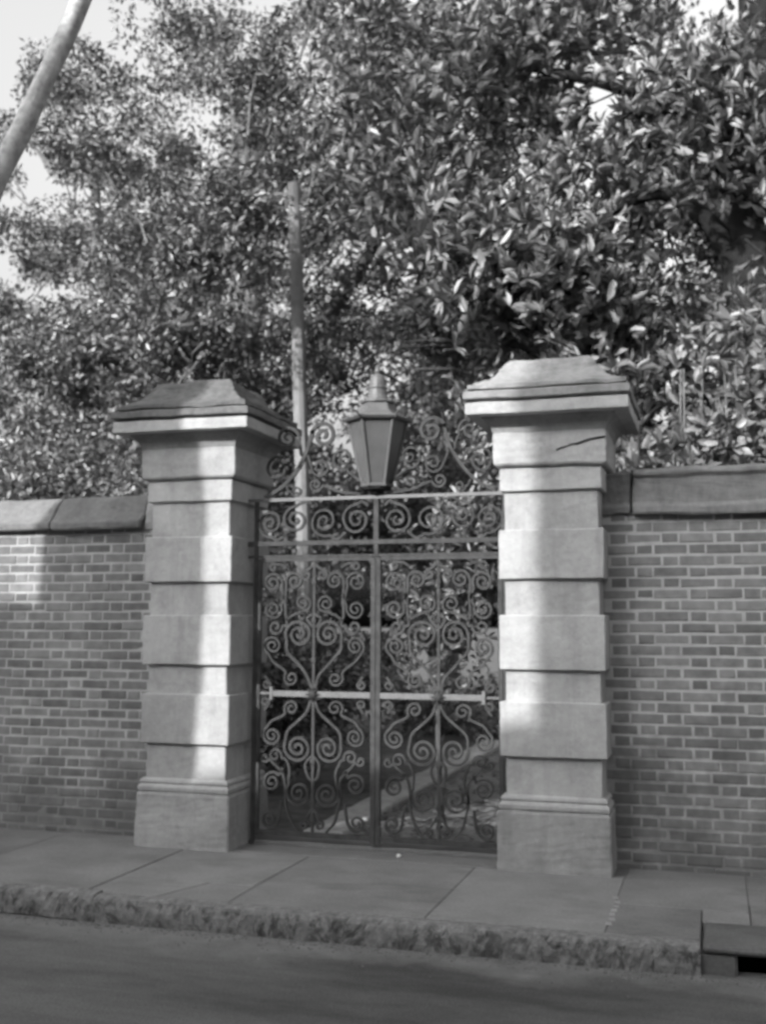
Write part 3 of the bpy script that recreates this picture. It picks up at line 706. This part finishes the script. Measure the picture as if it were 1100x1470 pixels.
plant('background_tree', (3.4, 10, 0), 'dark tree far back at the right edge, behind the magnolia trunk', 'tree',
      [(2.4, 10, 6.6, 2.4, 1.5, 4.6, 4), (-.1, 9.6, 7.2, 1.5, .8, 1.4, 2.4)], 1500, 22, .38, .13, .065, LEAF_D, trunk=([(3.4, 10, -.1), (3.3, 10, 5), (3.0, 10, 10)], [.3, .24, .1]), group=BK, holes=.5)
# shrubs behind the left wall
for i, (x, y, h, rx, lab) in enumerate(((-4.75, 1.9, 2.62, .62, 'leafy shrub just behind the wall beside the left pillar'), (-5.8, 2.3, 2.75, .75, 'leafy shrub behind the left wall near the photo edge'), (-6.9, 3.0, 2.9, .8, 'shrub behind the left wall beyond the photo edge'))):
    plant('shrub', (x, y, 0), lab, 'shrub', [(x, y, h-.25, rx, .6, .75, 3), (x+.1, y+.2, h-1.2, rx*.8, .5, .8, 1)], 230, 24, .17, .08, .038, LEAF_S, branches=[([(x, y, -.1), (x-.1, y, 1.2), (x-.2, y, h+.1)], [.03, .025, .01]), ([(x+.05, y, -.1), (x+.2, y+.1, 1.4), (x+.3, y, h)], [.03, .02, .01])], group='shrubs behind the left wall', twig=40)
plant('hedge', (-6.4, 4.6, 0), 'mid height dark hedge between the left wall and the oak', 'hedge',
      [(-6.6, 4.6, 2.2, 2.3, .7, 1.5, 3), (-4.6, 4.9, 2.2, 1.2, .6, 2.0, 2)], 900, 24, .24, .09, .045, LEAF_D, branches=[([(-6.4, 4.6, -.1), (-6.3, 4.6, 2)], [.05, .02])], holes=.55)
# bare stems behind left wall at the photo edge
# shrubs behind the right wall
plant('laurel_shrub', (.10, 2.1, 0), 'broad leaved laurel shrub with thin upright stems behind the right wall', 'shrub',
      [(.25, 2.1, 2.75, .75, .5, .45, 3), (.5, 2.2, 3.3, .5, .5, .5, 1.2), (-.25, 1.7, 2.55, .35, .35, .28, 1)], 105, 7, .17, .13, .05, LEAF_M,
      branches=[([(x, 2.0, -.1), (x+.02, 2.0, 1.6), (x+random.uniform(-.08, .08), 2.0, 3.5)], [.016, .013, .008]) for x in (-.28, -.22, -.12, -.02, .12, .26)], bmat=BARK, rosette=True, fine=140)
plant('hedge', (.3, 3.4, 0), 'dark hedge in shade under the magnolia behind the right wall', 'hedge',
      [(.2, 3.4, 1.9, 1.6, .6, 1.5, 3), (-1.4, 4.6, 1.4, .9, .6, 1.5, 1)], 520, 24, .24, .09, .045, LEAF_D, branches=[([(.3, 3.4, -.1), (.3, 3.4, 2)], [.05, .02])], holes=.5)
# bright shrub seen through the right leaf, and planting through the left
plant('pale_shrub', (-2.06, 1.6, 0), 'bright upright leafy shrub seen through the right gate leaf', 'shrub',
      [(-2.10, 1.6, 1.52, .26, .24, .50, 2), (-1.98, 1.75, 2.1, .22, .2, .4, .8)], 75, 7, .09, .11, .03, LEAF_B, branches=[([(-2.06, 1.6, -.05), (-2.1, 1.6, .9), (-2.1, 1.6, 1.8)], [.024, .016, .008])], rosette=True, fine=60)
plant('climbing_shrub', (-1.75, 2.6, 0), 'pale leafed shrub rising behind the scrollwork beside the right pillar', 'shrub',
      [(-1.75, 2.6, 3.15, .42, .35, .55, 2), (-1.5, 2.8, 2.2, .35, .3, .6, 1)], 85, 7, .12, .115, .042, LEAF_M, branches=[([(-1.75, 2.6, -.05), (-1.7, 2.6, 1.5), (-1.75, 2.6, 3.2)], [.03, .022, .01])], rosette=True, fine=60)
plant('low_shrub', (-3.9, 2.6, 0), 'low dark planting seen through the left gate leaf', 'shrub',
      [(-3.7, 2.7, .75, .8, .7, .75, 3), (-4.3, 4.4, .9, .9, .8, 1.0, 2)], 330, 22, .18, .08, .04, LEAF_D, branches=[([(-3.9, 2.6, -.05), (-3.9, 2.6, .8)], [.03, .01])])
plant('garden_hedge', (-3.6, 8.5, 0), 'tall dark hedge closing the garden behind the gates', 'hedge',
      [(-3.6, 8.5, 1.5, 2.6, .8, 2.2, 3), (-1.2, 9.0, 1.3, 1.6, .7, 2.0, 1.6), (-6.2, 8.0, 1.5, 1.6, .7, 2.2, 1.2), (-4.2, 8.8, 3.2, 2.4, .7, 1.3, 2.2)], 1700, 24, .28, .11, .055, LEAF_D, branches=[([(-3.6, 8.5, -.05), (-3.6, 8.5, 2)], [.05, .02])], holes=.35)

# leaning street tree at the left kerb
plant('street_tree', (-5.02, -1.0, 0), 'pale smooth leaning trunk crossing the top left corner in front of the trees', 'tree',
      [(-2.9, -1.2, 9.6, 1.5, 1.2, .9, 2), (-5.2, -1.0, 9.9, 1.6, 1.2, 1.0, 2)], 150, 20, .26, .09, .045, LEAF_S,
      trunk=([(-5.02, -1.0, -.1), (-5.03, -1.0, 1.5), (-4.93, -1.0, 2.9), (-4.66, -1.0, 3.75), (-4.30, -1.0, 4.48), (-3.87, -1.0, 5.32), (-3.4, -1, 6.4), (-3.0, -1.1, 7.8), (-2.8, -1.1, 9.4)], [.11, .10, .09, .08, .068, .064, .06, .055, .04]), bmat=BARK_P,
      branches=[([(-5.0, -1.0, 2.3), (-5.5, -1, 4), (-5.5, -1, 7), (-5.3, -1, 9.4)], [.08, .07, .05, .03])])

# ================================================================== across the street (behind the camera): what shades the gateway
fp = MB().box(-60, 60, -11.9, -6.3, -.6, 0).build('far_pavement', PAVE); fp['kind'] = 'structure'
def house(name, x0, x1, y0, y1, h, label, gable=None):
    t = empty(name, ((x0+x1)/2, (y0+y1)/2, 0), label, 'house')
    MB().box(x0, x1, y0, y1, -.1, h).build('wall', HOUSE, t)
    rf = MB()
    if gable: rf.v = []; rf.extr_x([(y1+.15, h), (y0-.15, h), ((y0+y1)/2, h+gable)], x0-.0, x1+.0)
    else: rf.box(x0-.0, x1+.2, y0-.2, y1+.1, h+.003, h+.25)
    rf.build('roof', ROOFM, t)
    z = 1.0
    while z+1.8 < h:
        x = x0+1.0
        while x+1.0 < x1:
            f_ = MB().box(x-.08, x+.98, y1+.003, y1+.06, z-.08, z+1.78).build('window', EDGE, t)
            MB().box(x, x+.9, y1+.062, y1+.07, z, z+1.7).build('pane', WINM, f_); x += 2.1
        z += 3.2
    return t
house('town_house', -6.68, 12, -20, -12, 9.05, 'tall plain stuccoed town house across the street', None)
wing = house('low_house', -20, -6.72, -20, -12, 6.0, 'lower stuccoed house across the street beside the tall one', None)
rk = MB(); rk.v = [(-9.6, -12.0, 6.255), (-6.72, -12.0, 6.255), (-6.72, -12.0, 6.8), (-9.6, -12.3, 6.255), (-6.72, -12.3, 6.255), (-6.72, -12.3, 6.8)]
rk.f = [(0, 1, 2), (5, 4, 3), (0, 3, 4, 1), (1, 4, 5, 2), (2, 5, 3, 0)]; rk.build('sun_edge_rake', HOUSE, wing)  # unseen slope added to slant the lower edge of the sunlight
MB().box(-20, -10.1, -12.6, -12.0, 6.255, 7.7).build('sun_block_wall', HOUSE, wing)  # unseen block added to keep sun off the lower part of the left wall
pt = empty('old_street_tree', (-7.19, -6.5, 0), 'massive straight trunked old tree on the far pavement across the street', 'tree')
bough(pt, [(-7.19, -6.6, -.1), (-7.19, -6.5, 3), (-7.19, -6.5, 6), (-7.19, -6.5, 8.6), (-7.3, -6.6, 11)], [.8, .70, .69, .685, .4], BARK, 'trunk', 24)
bough(pt, [(-7.2, -6.5, 9.5), (-8.6, -6.8, 11), (-10.5, -7, 12.2)], [.3, .22, .1], BARK)
